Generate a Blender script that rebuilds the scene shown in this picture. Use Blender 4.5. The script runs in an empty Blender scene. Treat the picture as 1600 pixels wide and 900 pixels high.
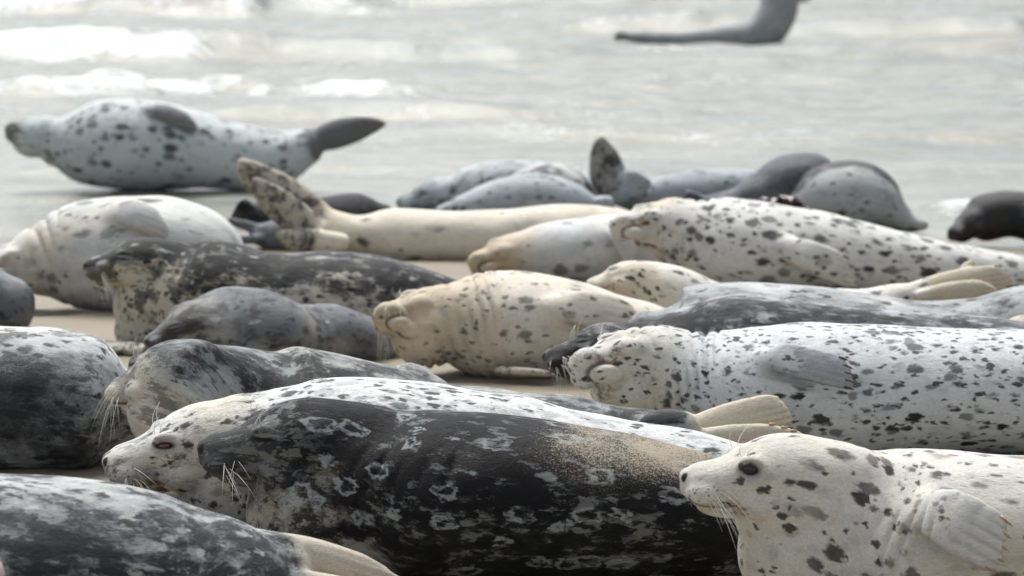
import bpy, math, random
import numpy as np
from mathutils import Vector, Matrix
from mathutils.bvhtree import BVHTree

SC = bpy.context.scene
COL = SC.collection
# ------------------------------------------------------------------ camera
F = 5200.0            # focal length in photo pixels (1600 wide)
H = 1.52              # eye height
TH = math.atan(600.0 / F)
cam_d = bpy.data.cameras.new('camera')
cam_d.sensor_width = 36.0
cam_d.lens = 36.0 * F / 1600.0
cam_d.clip_end = 20000.0
cam_d.dof.use_dof = True
cam_d.dof.focus_distance = 7.8
cam_d.dof.aperture_fstop = 5.2
cam = bpy.data.objects.new('camera', cam_d)
COL.objects.link(cam)
cam.location = (0, 0, H)
cam.rotation_euler = (math.pi / 2 - TH, 0, 0)
SC.camera = cam

# ------------------------------------------------------------------ light
SUN_EL, SUN_AZ = math.radians(62), math.radians(-14)     # azimuth from +Y (behind the seals), towards +X
world = bpy.data.worlds.new('World')
SC.world = world
world.use_nodes = True
wn = world.node_tree
wn.nodes.clear()
sky = wn.nodes.new('ShaderNodeTexSky')
sky.sky_type = 'NISHITA'
sky.sun_disc = False
sky.sun_elevation = SUN_EL
sky.sun_rotation = SUN_AZ
sky.air_density = 1.0
sky.dust_density = 1.2
hsv = wn.nodes.new('ShaderNodeHueSaturation')
hsv.inputs['Saturation'].default_value = 0.34
bg = wn.nodes.new('ShaderNodeBackground')
bg.inputs['Strength'].default_value = 0.068
wo = wn.nodes.new('ShaderNodeOutputWorld')
wn.links.new(sky.outputs[0], hsv.inputs['Color'])
wn.links.new(hsv.outputs[0], bg.inputs['Color'])
wn.links.new(bg.outputs[0], wo.inputs['Surface'])
sun_d = bpy.data.lights.new('sun', 'SUN')
sun_d.energy = 2.1
sun_d.angle = math.radians(35)
sun_d.color = (1.0, 0.985, 0.96)
sun = bpy.data.objects.new('sun', sun_d)
COL.objects.link(sun)
sdir = Vector((math.sin(SUN_AZ) * math.cos(SUN_EL), math.cos(SUN_AZ) * math.cos(SUN_EL), math.sin(SUN_EL)))
sun.rotation_euler = sdir.to_track_quat('Z', 'Y').to_euler()
sun.location = (0, 10, 20)
SC.view_settings.view_transform = 'Standard'
SC.view_settings.look = 'None'
SC.view_settings.gamma = 1.0
SC.view_settings.use_curve_mapping = False
SC.view_settings.exposure = 1.42

# ------------------------------------------------------------------ pixel -> place
cth, sth = math.cos(TH), math.sin(TH)
CAM = np.array([0, 0, H])
def at(px, py, d):
    u, v = (px - 800.0) / F, (py - 450.0) / F
    r = np.array([u, cth - v * sth, -sth - v * cth])
    return CAM + r * (d / r[1])
def nrm(v):
    v = np.asarray(v, float)
    return v / (np.linalg.norm(v) + 1e-12)
def smooth(a, b, x):
    t = np.clip((x - a) / (b - a), 0, 1)
    return t * t * (3 - 2 * t)

def vnoise(x, y, seed=0):
    xi, yi = np.floor(x).astype(np.int64), np.floor(y).astype(np.int64)
    fx, fy = x - xi, y - yi
    def h(a, b):
        n = (a * 374761393 + b * 668265263 + seed * 1442695041) & 0xFFFFFFFF
        n = ((n ^ (n >> 13)) * 1274126177) & 0xFFFFFFFF
        return ((n ^ (n >> 16)) & 0xFFFF) / 65535.0
    u, v = fx * fx * (3 - 2 * fx), fy * fy * (3 - 2 * fy)
    return (h(xi, yi) * (1 - u) + h(xi + 1, yi) * u) * (1 - v) + (h(xi, yi + 1) * (1 - u) + h(xi + 1, yi + 1) * u) * v
def fbm(x, y, o=4, seed=0):
    s, a, t = 0, 1, 0
    for i in range(o):
        s = s + a * vnoise(x, y, seed + i); t += a
        x, y, a = x * 2.03 + 17.1, y * 2.03 + 5.7, a * 0.5
    return s / t

# ------------------------------------------------------------------ node helper
class NT:
    def __init__(s, name):
        s.m = bpy.data.materials.new(name); s.m.use_nodes = True
        s.t = s.m.node_tree; s.t.nodes.clear()
    def n(s, typ, **kw):
        nd = s.t.nodes.new(typ)
        for k, v in kw.items(): setattr(nd, k, v)
        return nd
    def put(s, sock, v):
        if hasattr(v, 'is_output') or isinstance(v, bpy.types.NodeSocket): s.t.links.new(v, sock)
        elif isinstance(v, (tuple, list)):
            sock.default_value = tuple(v) + ((1,) if len(v) == 3 and sock.type == 'RGBA' else ())
        else: sock.default_value = v
    def m_(s, op, a, b=0.0, c=0.0, clamp=False):
        nd = s.n('ShaderNodeMath', operation=op, use_clamp=clamp)
        s.put(nd.inputs[0], a); s.put(nd.inputs[1], b); s.put(nd.inputs[2], c)
        return nd.outputs[0]
    def v_(s, op, a, b=(0, 0, 0), scale=None):
        nd = s.n('ShaderNodeVectorMath', operation=op)
        s.put(nd.inputs[0], a); s.put(nd.inputs[1], b)
        if scale is not None: s.put(nd.inputs['Scale'], scale)
        return nd.outputs['Value'] if op in ('LENGTH', 'DISTANCE', 'DOT_PRODUCT') else nd.outputs[0]
    def step(s, x, lo, hi):
        nd = s.n('ShaderNodeMapRange', interpolation_type='SMOOTHSTEP')
        s.put(nd.inputs['Value'], x); s.put(nd.inputs['From Min'], lo); s.put(nd.inputs['From Max'], hi)
        return nd.outputs['Result']
    def noise(s, co, scale, detail=3.0, rough=0.55, dist=0.0):
        nd = s.n('ShaderNodeTexNoise')
        s.put(nd.inputs['Vector'], co); s.put(nd.inputs['Scale'], scale)
        nd.inputs['Detail'].default_value = detail; nd.inputs['Roughness'].default_value = rough
        nd.inputs['Distortion'].default_value = dist
        return nd.outputs['Fac'], nd.outputs['Color']
    def voro(s, co, scale, rnd=1.0):
        nd = s.n('ShaderNodeTexVoronoi')
        s.put(nd.inputs['Vector'], co); s.put(nd.inputs['Scale'], scale); nd.inputs['Randomness'].default_value = rnd
        return nd.outputs['Distance'], nd.outputs['Color']
    def mix(s, f, a, b):
        nd = s.n('ShaderNodeMix', data_type='RGBA')
        s.put(nd.inputs['Factor'], f); s.put(nd.inputs[6], a); s.put(nd.inputs[7], b)
        return nd.outputs[2]
    def attr(s, name):
        nd = s.n('ShaderNodeAttribute', attribute_name=name)
        return nd
    def sep(s, v):
        nd = s.n('ShaderNodeSeparateXYZ'); s.put(nd.inputs[0], v); return nd.outputs
    def comb(s, x, y, z):
        nd = s.n('ShaderNodeCombineXYZ'); s.put(nd.inputs[0], x); s.put(nd.inputs[1], y); s.put(nd.inputs[2], z); return nd.outputs[0]
    def bsdf(s, col, rough, spec=0.5, bump=None, bstr=0.3, bdist=0.003, **kw):
        p = s.n('ShaderNodeBsdfPrincipled'); o = s.n('ShaderNodeOutputMaterial')
        s.put(p.inputs['Base Color'], col); s.put(p.inputs['Roughness'], rough); s.put(p.inputs['Specular IOR Level'], spec)
        for k, v in kw.items(): s.put(p.inputs[k.replace('_', ' ')], v)
        if bump is not None:
            b = s.n('ShaderNodeBump'); b.inputs['Strength'].default_value = bstr; b.inputs['Distance'].default_value = bdist
            s.put(b.inputs['Height'], bump); s.t.links.new(b.outputs[0], p.inputs['Normal'])
        s.t.links.new(p.outputs[0], o.inputs[0])
        return s.m

def ellmask(N, co, c, r, soft=0.35):
    """1 inside the ellipsoid at c with radii r"""
    d = N.v_('LENGTH', N.v_('DIVIDE', N.v_('SUBTRACT', co, c), r))
    return N.step(d, 1.0 + soft, 1.0 - soft)

DEF = dict(base=(.66, .65, .61), buff=(.58, .51, .38), buff_off=-.05, buff_head=.3,
           dark=(.010, .010, .011), grey=(.20, .215, .225), grey_k=0.0, grey_off=-1.0, grey_s=6.0,
           mot_k=0.0, mot_off=-1.0, mot_s=11.0, sp_s=24.0, sp_r=.33, sp_den=.40, sp_str=.985, sp_k=0.0,
           sp2_s=46.0, sp2_den=.30, sp2_r=.36, flecks=0.0, rings=0.0, patch=None, rough=.58, eye='shut',
           head_dark=0.0, rust=.5, stretch=.62, head_k=0.0, tail=None, dotty=1.0, fine=0.0, fine_s=32.0, fine_pale=.6, fine_c=(.42, .43, .41), flip=None, throat_k=0.0, tail_mot=0.0, crease=.4, patch_grain=2.4, muzzle=None, face_clear=.85, under=False, muz_c=(.86, .0, -.06), muz_r=(.30, .28, .24), muz_a=.5, faint=1.0, speck=0.0, spec=.26)
def seal_mat(seed, **kw):
    q = dict(DEF); q.update(kw)
    N = NT('fur_%d' % seed)
    rest = N.attr('rest').outputs['Vector']
    hco = N.attr('hco').outputs['Vector']
    dn = N.attr('dn').outputs['Fac']
    hm = N.attr('hm').outputs['Fac']
    rnd = random.Random(seed)
    co = N.v_('ADD', rest, (rnd.uniform(-50, 50), rnd.uniform(-50, 50), rnd.uniform(-50, 50)))
    cs = N.v_('MULTIPLY', co, (q['stretch'], 1, 1))
    wf, wc = N.noise(N.v_('MULTIPLY', co, (.45, 1, 1)), 66.0, 2.5, .62)
    warp = N.v_('ADD', cs, N.v_('MULTIPLY', N.v_('SUBTRACT', wc, (.5, .5, .5)), (.036, .020, .020)))
    big, _ = N.noise(co, 2.6, 2.0, .5)
    # --- undercoat
    bmask = N.step(N.m_('ADD', N.m_('ADD', big, N.m_('MULTIPLY', hm, q['buff_head'])), q['buff_off']), .48, .95)
    col = N.mix(bmask, q['base'], q['buff'])
    v1, _ = N.noise(cs, 13.0, 5.0, .62)
    v2, _ = N.noise(cs, 34.0, 4.0, .65)
    col = N.mix(N.m_('MULTIPLY', N.step(v1, .45, .75), .38), col, N.v_('MULTIPLY', col, (.55, .56, .57)))
    col = N.mix(N.m_('MULTIPLY', N.step(v2, .48, .72), .22), col, N.v_('MULTIPLY', col, (.62, .58, .52)))
    gn, _ = N.noise(cs, q['grey_s'], 4.0, .6)
    g = N.m_('ADD', N.m_('ADD', N.m_('MULTIPLY', dn, q['grey_k']), gn), q['grey_off'])
    col = N.mix(N.m_('MULTIPLY', N.step(g, .35, .75), .93), col, q['grey'])
    # --- dark mottling, broken up
    mn, _ = N.noise(warp, q['mot_s'], 7.0, .70)
    mm = N.m_('ADD', N.m_('ADD', N.m_('MULTIPLY', dn, q['mot_k']), mn), q['mot_off'])
    mm = N.m_('ADD', mm, N.m_('MULTIPLY', hm, q['head_k']))
    if q['throat_k']:
        mm = N.m_('ADD', mm, N.m_('MULTIPLY', N.m_('MULTIPLY', N.attr('thr').outputs['Fac'], N.step(dn, .35, -.55)), q['throat_k']))
    col = N.mix(N.m_('MULTIPLY', N.step(mm, .42, .58), .97), col, q['dark'])
    if q['fine'] > 0:
        f1, _ = N.noise(N.v_('MULTIPLY', warp, (.55, 1, 1)), q['fine_s'], 6.0, .72)
        f2, _ = N.noise(co, 7.0, 3.0, .6)
        fk = N.m_('ADD', f1, N.m_('MULTIPLY', N.m_('SUBTRACT', f2, .5), .5))
        col = N.mix(N.m_('MULTIPLY', N.step(fk, .50, .60), q['fine']), col, q['dark'])
        col = N.mix(N.m_('MULTIPLY', N.step(fk, .46, .36), q['fine'] * q['fine_pale']), col, q['fine_c'])
    # --- pale flecks and rings on dark ground
    if q['flecks'] > 0:
        fd, fc = N.voro(N.v_('MULTIPLY', warp, (.8, 1, 1)), 30.0)
        fr = N.sep(fc)
        f1 = N.m_('MULTIPLY', N.step(fd, .36, .16), N.step(fr[1], q['flecks'], q['flecks'] - .08))
        col = N.mix(N.m_('MULTIPLY', f1, .8), col, (.40, .42, .41))
    if q['rings'] > 0:
        w2 = N.v_('ADD', cs, N.v_('SCALE', N.v_('SUBTRACT', wc, (.5, .5, .5)), scale=.034))
        rd, rc = N.voro(w2, 17.0)
        rr = N.sep(rc)
        ring = N.m_('MULTIPLY', N.step(rd, .17, .26), N.step(rd, .40, .31))
        ring = N.m_('MULTIPLY', ring, N.step(rr[1], q['rings'], q['rings'] - .06))
        brk, _ = N.noise(co, 60.0, 3.0, .6)
        ring = N.m_('MULTIPLY', ring, N.step(brk, .30, .52))
        col = N.mix(N.m_('MULTIPLY', ring, .62), col, (.36, .39, .39))
    # --- dark spots, two sizes
    sd, scol = N.voro(warp, q['sp_s'])
    sr = N.sep(scol)
    den = N.m_('ADD', N.m_('ADD', N.m_('MULTIPLY', N.m_('SUBTRACT', big, .5), .5), N.m_('MULTIPLY', dn, q['sp_k'])), q['sp_den'])
    rad = N.m_('MULTIPLY', N.m_('ADD', N.m_('MULTIPLY', sr[0], .8), .35), q['sp_r'])
    edge = N.m_('ADD', rad, .19)
    s1 = N.m_('MULTIPLY', N.step(sd, edge, N.m_('SUBTRACT', rad, .06)), N.step(N.m_('SUBTRACT', den, sr[1]), -.02, .02))
    s1 = N.m_('MULTIPLY', s1, N.m_('SUBTRACT', 1.0, N.m_('MULTIPLY', N.attr('face').outputs['Fac'], q['face_clear'])))
    sd2, sc2 = N.voro(N.v_('ADD', warp, (3.3, 1.7, 9.1)), q['sp2_s'])
    sr2 = N.sep(sc2)
    rad2 = N.m_('MULTIPLY', N.m_('ADD', N.m_('MULTIPLY', sr2[0], .8), .3), q['sp2_r'])
    s2 = N.m_('MULTIPLY', N.step(sd2, N.m_('ADD', rad2, .22), N.m_('SUBTRACT', rad2, .05)), N.step(N.m_('SUBTRACT', q['sp2_den'], sr2[1]), -.02, .02))
    s1 = N.m_('MULTIPLY', s1, N.m_('SUBTRACT', 1.0, N.m_('MULTIPLY', N.attr('fl').outputs['Fac'], .6)))
    sd3, sc3 = N.voro(N.v_('ADD', warp, (7.7, 4.1, 2.2)), q['sp_s'] * 1.25)
    sr3 = N.sep(sc3)
    s3 = N.m_('MULTIPLY', N.step(sd3, .48, .10), N.step(N.m_('SUBTRACT', .34, sr3[1]), -.05, .05))
    col = N.mix(N.m_('MULTIPLY', s3, .30 * q['faint']), col, q['grey'])
    tone = N.m_('ADD', N.m_('MULTIPLY', sr[2], .38), .62)
    ss = N.m_('MULTIPLY', N.m_('MAXIMUM', N.m_('MULTIPLY', s1, tone), N.m_('MULTIPLY', s2, .93)), q['sp_str'])
    col = N.mix(ss, col, q['dark'])
    if q['flip'] is not None:
        col = N.mix(N.m_('MULTIPLY', N.attr('fl').outputs['Fac'], .85), col, q['flip'])
    # --- hind end tint
    if q['tail'] is not None:
        tl = N.attr('tl').outputs['Fac']
        tq, _ = N.noise(co, 20.0, 5.0, .7)
        tl = N.m_('ADD', tl, N.m_('MULTIPLY', N.m_('SUBTRACT', tq, .5), N.m_('MULTIPLY', N.step(tl, 0.0, .1), 1.1)))
        col = N.mix(N.step(tl, .2, .8), col, q['tail'])
        if q['tail_mot'] > 0:
            tn, _ = N.noise(co, 16.0, 5.0, .65)
            col = N.mix(N.m_('MULTIPLY', N.m_('MULTIPLY', N.step(tn, .44, .60), N.step(tl, .2, .8)), q['tail_mot']), col, (.03, .028, .026))
    cr = N.attr('crs').outputs['Fac']
    col = N.mix(N.m_('MULTIPLY', cr, q['crease']), col, (.13, .095, .06))
    # --- grown-in patch (sand stuck to the coat, or a dark blotch)
    if q['patch'] is not None:
        pt = N.attr('patch').outputs['Fac']
        gr, _ = N.noise(co, 230.0, 2.0, .8)
        gb, _ = N.noise(co, 9.0, 4.0, .65)
        pm = N.m_('ADD', N.m_('ADD', N.m_('MULTIPLY', pt, .95), N.m_('MULTIPLY', N.m_('SUBTRACT', gr, .5), q['patch_grain'])), N.m_('MULTIPLY', N.m_('SUBTRACT', gb, .5), 1.5))
        col = N.mix(N.m_('MULTIPLY', N.m_('MULTIPLY', N.step(pm, .30, 1.05), .85), N.step(pt, .0, .35)), col, q['patch'])
    # --- face marks, in the head's own coordinates
    hx = N.sep(hco)
    ha = N.comb(hx[0], N.m_('ABSOLUTE', hx[1]), hx[2])
    inhead = N.m_('MULTIPLY', hm, 1.0)
    def face(c, r, colr, amt=1.0, soft=.3):
        nonlocal col
        k = N.m_('MULTIPLY', N.m_('MULTIPLY', ellmask(N, ha, c, r, soft), N.step(inhead, .3, .5)), amt)
        col = N.mix(k, col, colr)
    fw, fwc = N.noise(co, 70.0, 3.0, .6)
    haw = N.v_('ADD', ha, N.v_('SCALE', N.v_('SUBTRACT', fwc, (.5, .5, .5)), scale=.05))
    if q['rust'] > 0:
        k = N.m_('MULTIPLY', N.m_('MULTIPLY', ellmask(N, haw, (.68, .17, -.185), (.19, .12, .055), .5), N.step(inhead, .3, .5)), N.m_('MULTIPLY', N.step(fw, .38, .62), q['rust']))
        col = N.mix(k, col, (.20, .10, .045))
    if q['head_dark'] > 0:
        face((.62, .16, .06), (.24, .2, .15), q['grey'], q['head_dark'], .6)
    if q['muzzle'] is not None:
        k = N.m_('MULTIPLY', N.m_('MULTIPLY', ellmask(N, ha, q['muz_c'], q['muz_r'], .4), N.step(inhead, .3, .5)), N.m_('ADD', N.m_('MULTIPLY', N.step(fw, .36, .54), 1 - q['muz_a']), q['muz_a']))
        col = N.mix(k, col, q['muzzle'])
    if q['speck'] > 0:
        kn, _ = N.noise(N.v_('MULTIPLY', warp, (.6, 1, 1)), 62.0, 4.0, .7)
        kb, _ = N.noise(co, 15.0, 3.0, .6)
        kk = N.m_('MULTIPLY', N.step(N.m_('ADD', kn, N.m_('MULTIPLY', N.m_('SUBTRACT', kb, .5), .55)), .50, .60), N.m_('MULTIPLY', N.attr('face').outputs['Fac'], q['speck']))
        col = N.mix(kk, col, (.36, .36, .345))
    # mouth line
    mz = N.m_('ABSOLUTE', N.m_('SUBTRACT', hx[2], N.m_('ADD', N.m_('MULTIPLY', N.m_('MULTIPLY', N.m_('SUBTRACT', hx[0], .78), N.m_('SUBTRACT', hx[0], .78)), .9), -.190)))
    if q['under']:
        md = N.v_('LENGTH', N.v_('DIVIDE', N.v_('SUBTRACT', N.v_('MULTIPLY', hco, (1, 1, 0)), (.70, 0, 0)), (.185, .118, 1)))
        ml = N.m_('MULTIPLY', N.m_('MULTIPLY', N.step(N.m_('ABSOLUTE', N.m_('SUBTRACT', md, 1.0)), .13, .02), N.step(hx[2], -.12, -.17)), N.step(hx[0], .58, .70))
    else:
        ml = N.m_('MULTIPLY', N.step(mz, .016, .003), N.m_('MULTIPLY', N.step(hx[0], .56, .66), N.step(hx[0], 1.01, .96)))
    col = N.mix(N.m_('MULTIPLY', N.m_('MULTIPLY', ml, inhead), .8), col, (.075, .05, .036))
    face((1.0, .052, -.005), (.050, .020, .034), (.012, .010, .010), 1.0, .25)     # nostril
    face((1.03, .0, -.075), (.05, .012, .05), (.05, .045, .045), .7, .4)           # philtrum
    if q['eye'] == 'shut':
        face((.58, .24, .105), (.10, .12, .045), q['grey'], .35, .5)
        face((.58, .24, .130), (.080, .12, .013), (.30, .30, .285), .55, .5)
        face((.58, .24, .100), (.070, .12, .012), (.012, .010, .010), 1.0, .35)
    elif q['eye'] == 'sleepy':
        face((.585, .24, .105), (.10, .12, .060), (.12, .125, .13), .5, .6)
        face((.585, .24, .105), (.072, .12, .026), (.014, .010, .010), 1.0, .3)
    else:
        face((.585, .23, .105), (.10, .12, .075), (.10, .105, .11), .55, .6)
        face((.585, .23, .105), (.060, .12, .038), (.018, .014, .013), 1.0, .3)
    if q['dotty'] > 0:
        dd, _ = N.voro(ha, 30.0, .75)
        k = N.m_('MULTIPLY', N.m_('MULTIPLY', N.step(dd, .34, .20), ellmask(N, ha, (.86, .16, -.095), (.13, .11, .085), .3)), .7 * q['dotty'])
        col = N.mix(N.m_('MULTIPLY', k, inhead), col, (.05, .045, .04))
    # --- short fur: streaky value noise along the body
    fur, _ = N.noise(N.v_('MULTIPLY', co, (1, 3.2, 3.2)), 95.0, 4.0, .75)
    fm = N.m_('ADD', N.m_('MULTIPLY', fur, .95), .525)
    col = N.v_('SCALE', col, scale=fm)
    med, _ = N.noise(N.v_('MULTIPLY', co, (1, 1.6, 1.6)), 26.0, 4.0, .6)
    low, _ = N.noise(N.v_('MULTIPLY', co, (1, 1.4, 1.4)), 10.0, 3.0, .55)
    hgt = N.m_('ADD', N.m_('MULTIPLY', fur, .50), N.m_('ADD', N.m_('MULTIPLY', med, .45), N.m_('MULTIPLY', low, .9)))
    rgh = N.m_('ADD', N.m_('ADD', N.m_('MULTIPLY', med, .22), N.m_('MULTIPLY', big, .3)), q['rough'] - .28)
    return N.bsdf(col, rgh, q['spec'], hgt, .75, .010, Sheen_Weight=.03, Sheen_Roughness=.35)

def simple_mat(name, col, rough=.5, spec=.5, vary=.15, scale=60.0, **kw):
    N = NT(name)
    tc = N.n('ShaderNodeTexCoord').outputs['Object']
    f, _ = N.noise(tc, scale, 4.0, .6)
    c = N.v_('SCALE', N.mix(0.0, col, col), scale=N.m_('ADD', N.m_('MULTIPLY', f, 2 * vary), 1 - vary))
    return N.bsdf(c, rough, spec, f, .2, .002, **kw)
MAT_EYE = simple_mat('wet_eye', (.012, .008, .007), .16, .5, .1)
MAT_EYE_RED = simple_mat('sleepy_eye', (.10, .035, .045), .12, .7, .3)
MAT_CLAW = simple_mat('claw_horn', (.05, .035, .025), .35, .5, .4, 200.0)
MAT_CLAW_PALE = simple_mat('claw_horn_pale', (.30, .22, .12), .4, .5, .4, 200.0)
MAT_WHISK = simple_mat('whisker_hair', (.80, .78, .70), .35, .5, .08)

# ------------------------------------------------------------------ mesh helpers
def mesh_obj(name, v, f, mat, parent=None, loc=None, smooth_=True):
    me = bpy.data.meshes.new(name)
    me.from_pydata([tuple(x) for x in v], [], f)
    if smooth_: me.polygons.foreach_set('use_smooth', [True] * len(me.polygons))
    me.materials.append(mat)
    o = bpy.data.objects.new(name, me)
    COL.objects.link(o)
    if parent is not None: o.parent = parent
    if loc is not None: o.location = loc
    return o
class Raw:
    def __init__(s): s.v, s.f, s.n = [], [], 0
    def add(s, v, f):
        s.v.append(np.asarray(v, float)); s.f += [tuple(i + s.n for i in q) for q in f]; s.n += len(v)
    def tube(s, P, A, B, ra, rb, nseg=28, pw=1.0):
        """closed loft: centres P, axes A and B with radii ra, rb"""
        n = len(P); an = np.arange(nseg) * 2 * math.pi / nseg
        ca, sa = np.cos(an), np.sin(an)
        V = P[:, None, :] + (A * ra[:, None])[:, None, :] * ca[None, :, None] + (B * rb[:, None])[:, None, :] * sa[None, :, None]
        V = V.reshape(-1, 3)
        f = []
        for i in range(n - 1):
            for j in range(nseg):
                k = (j + 1) % nseg
                f.append((i * nseg + j, i * nseg + k, (i + 1) * nseg + k, (i + 1) * nseg + j))
        V = np.vstack([V, P[:1], P[-1:]])
        a, b = n * nseg, n * nseg + 1
        for j in range(nseg):
            k = (j + 1) % nseg
            f.append((a, k, j)); f.append((b, (n - 1) * nseg + j, (n - 1) * nseg + k))
        s.add(V, f)
    def ball(s, c, axes, nu=14, nv=20):
        """axes: 3 vectors (already scaled)"""
        X, Y, Z = [np.asarray(a, float) for a in axes]
        t = np.linspace(0, math.pi, nu)[1:-1]
        P = np.array([c + X * math.cos(q) for q in t])
        r = np.sin(t)
        n = len(t)
        s.tube(P, np.tile(Y, (n, 1)), np.tile(Z, (n, 1)), r, r, nv)
        s.v[-1][-2] = c + X; s.v[-1][-1] = c - X
    def flipper(s, root, tip, wdir, w, thick, slant=.25, curl=0.0, digits=5, path=None, fan=0.0):
        if path is None:
            root, tip = np.asarray(root), np.asarray(tip)
            ax = tip - root; L = np.linalg.norm(ax); ax = ax / L
            wd0 = nrm(wdir - ax * np.dot(wdir, ax)); nd0 = np.cross(ax, wd0)
            g0 = np.linspace(0, 1, 14)
            path = (root + ax * (g0 * L)[:, None] + nd0 * (curl * L * g0 ** 2)[:, None], np.tile(wd0, (14, 1)), np.tile(nd0, (14, 1)))
        C, Wd, Nd = path
        g0 = np.linspace(0, 1, len(C))
        nu, nv = 26, 25
        U = np.linspace(0, 1, nu); Vv = np.linspace(-1, 1, nv)
        u, v = np.meshgrid(U, Vv, indexing='ij')
        wid = w * (.62 + .5 * np.sin(np.clip(u * 1.25, 0, 1) * math.pi * .62)) * (1 + fan * u * u) * np.sqrt(np.clip(1 - np.clip((u - .86) / .19, 0, 1) ** 2, .05, 1)) ** .5
        ln = 1 - slant * (v + 1) / 2 * np.abs(v + 1) / 2 - .028 * (1 - np.cos(v * digits * math.pi)) * .5 * smooth(.6, 1, u)
        th = thick * (1 - .55 * u) * np.sqrt(np.clip(1 - v * v, .02, 1)) * (1 + .24 * np.cos(v * digits * math.pi) * (digits > 0) * smooth(.25, .9, u))
        th = th * np.sqrt(np.clip(1 - np.clip((u - .9) / .12, 0, 1) ** 2, .1, 1)) + .0028
        ul = u * ln
        ip = lambda A: np.stack([np.interp(ul, g0, A[:, k]) for k in range(3)], -1)
        wd, nd = ip(Wd), ip(Nd)
        base = ip(C) + wd * (v * wid)[..., None] - nd * ((v * wid) ** 2 * .6)[..., None]
        top, bot = base + nd * th[..., None], base - nd * th[..., None]
        V = np.vstack([top.reshape(-1, 3), bot.reshape(-1, 3)]); o = nu * nv
        f = []
        for i in range(nu - 1):
            for j in range(nv - 1):
                a = i * nv + j
                f.append((a, a + nv, a + nv + 1, a + 1)); f.append((o + a, o + a + 1, o + a + nv + 1, o + a + nv))
        for i in range(nu - 1):
            a = i * nv; f.append((a, o + a, o + a + nv, a + nv))
            a = i * nv + nv - 1; f.append((a, a + nv, o + a + nv, o + a))
        for j in range(nv - 1):
            a = j; f.append((a, a + 1, o + a + 1, o + a))
            a = (nu - 1) * nv + j; f.append((a, o + a, o + a + 1, a + 1))
        s.add(V, f)
        tips = []
        for k in range(digits):
            vv = -1 + 2 * k / (digits - 1)
            vv *= .80
            j = int(round((vv + 1) / 2 * (nv - 1)))
            i = nu - 2
            tips.append((base[i, j] + nd[i, j] * th[i, j] * .6, nrm(base[i, j] - base[i - 4, j]), wd[i, j], nd[i, j]))
        return tips

def claw(parent, off, p, d, nd, ln, r, mat):
    a = nrm(np.cross(d, nd)); v = []; n = 6; f = []
    pts = [(0, 1.0), (.4, .85), (.75, .5), (1.0, .08)]
    for t, q in pts:
        c = p - d * ln * .5 + d * ln * t - nd * ln * .18 * t * t
        for k in range(n):
            g = k * 2 * math.pi / n
            v.append(c + a * math.cos(g) * r * q + nd * math.sin(g) * r * q * 1.1 - off)
    for i in range(len(pts) - 1):
        for k in range(n):
            f.append((i * n + k, i * n + (k + 1) % n, (i + 1) * n + (k + 1) % n, (i + 1) * n + k))
    f.append(tuple(range(n))[::-1]); f.append(tuple((len(pts) - 1) * n + k for k in range(n)))
    mesh_obj('claw', v, f, mat, parent)

def catmull(P, n):
    P = np.asarray(P, float)
    dist = np.r_[0, np.cumsum(np.maximum(np.linalg.norm(np.diff(P[:, :3], axis=0), axis=1), 1e-4) ** .5)]
    t = np.linspace(0, dist[-1], n)
    m = np.zeros_like(P)
    for i in range(len(P)):
        if i == 0: m[i] = (P[1] - P[0]) / (dist[1] - dist[0])
        elif i == len(P) - 1: m[i] = (P[-1] - P[-2]) / (dist[-1] - dist[-2])
        else:
            h0, h1 = dist[i] - dist[i - 1], dist[i + 1] - dist[i]
            m[i] = ((P[i] - P[i - 1]) / h0 * h1 + (P[i + 1] - P[i]) / h1 * h0) / (h0 + h1)
    out = np.zeros((n, P.shape[1]))
    for k, q in enumerate(t):
        i = min(max(np.searchsorted(dist, q) - 1, 0), len(P) - 2)
        h = dist[i + 1] - dist[i]; s = (q - dist[i]) / h
        out[k] = (2 * s**3 - 3 * s**2 + 1) * P[i] + (s**3 - 2 * s**2 + s) * h * m[i] + (-2 * s**3 + 3 * s**2) * P[i + 1] + (s**3 - s**2) * h * m[i + 1]
    return out

# spine points: g = lies on the ground with its back at pixel row ytop; c = centre and radius in pixels
def g(px, ytop, d, w=1.08, zb=-.02):
    zt = at(px, ytop, d)[2]; r = (zt - zb) / 2
    x = at(px, ytop, d)[0]
    return (x, d, (zt + zb) / 2, r, r * w)
def c(px, py, rpx, d, w=1.0):
    p = at(px, py, d); r = rpx * d / F
    return (p[0], p[1], p[2], r, r * w)

HEAD = np.array([  # x, top, bottom, half width (head length = 1)
    (-.60, .10, -.14, .10), (-.45, .19, -.22, .18), (-.30, .25, -.28, .25), (-.15, .285, -.32, .30), (0, .30, -.34, .33), (.15, .325, -.335, .335), (.30, .325, -.31, .325), (.45, .295, -.275, .29), (.58, .228, -.235, .245),
(.68, .160, -.215, .200), (.76, .120, -.200, .178), (.84, .102, -.196, .170), (.91, .088, -.190, .158), (.96, .064, -.176, .130), (.99, .030, -.150, .090), (1.008, -.01, -.115, .04)])

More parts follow.
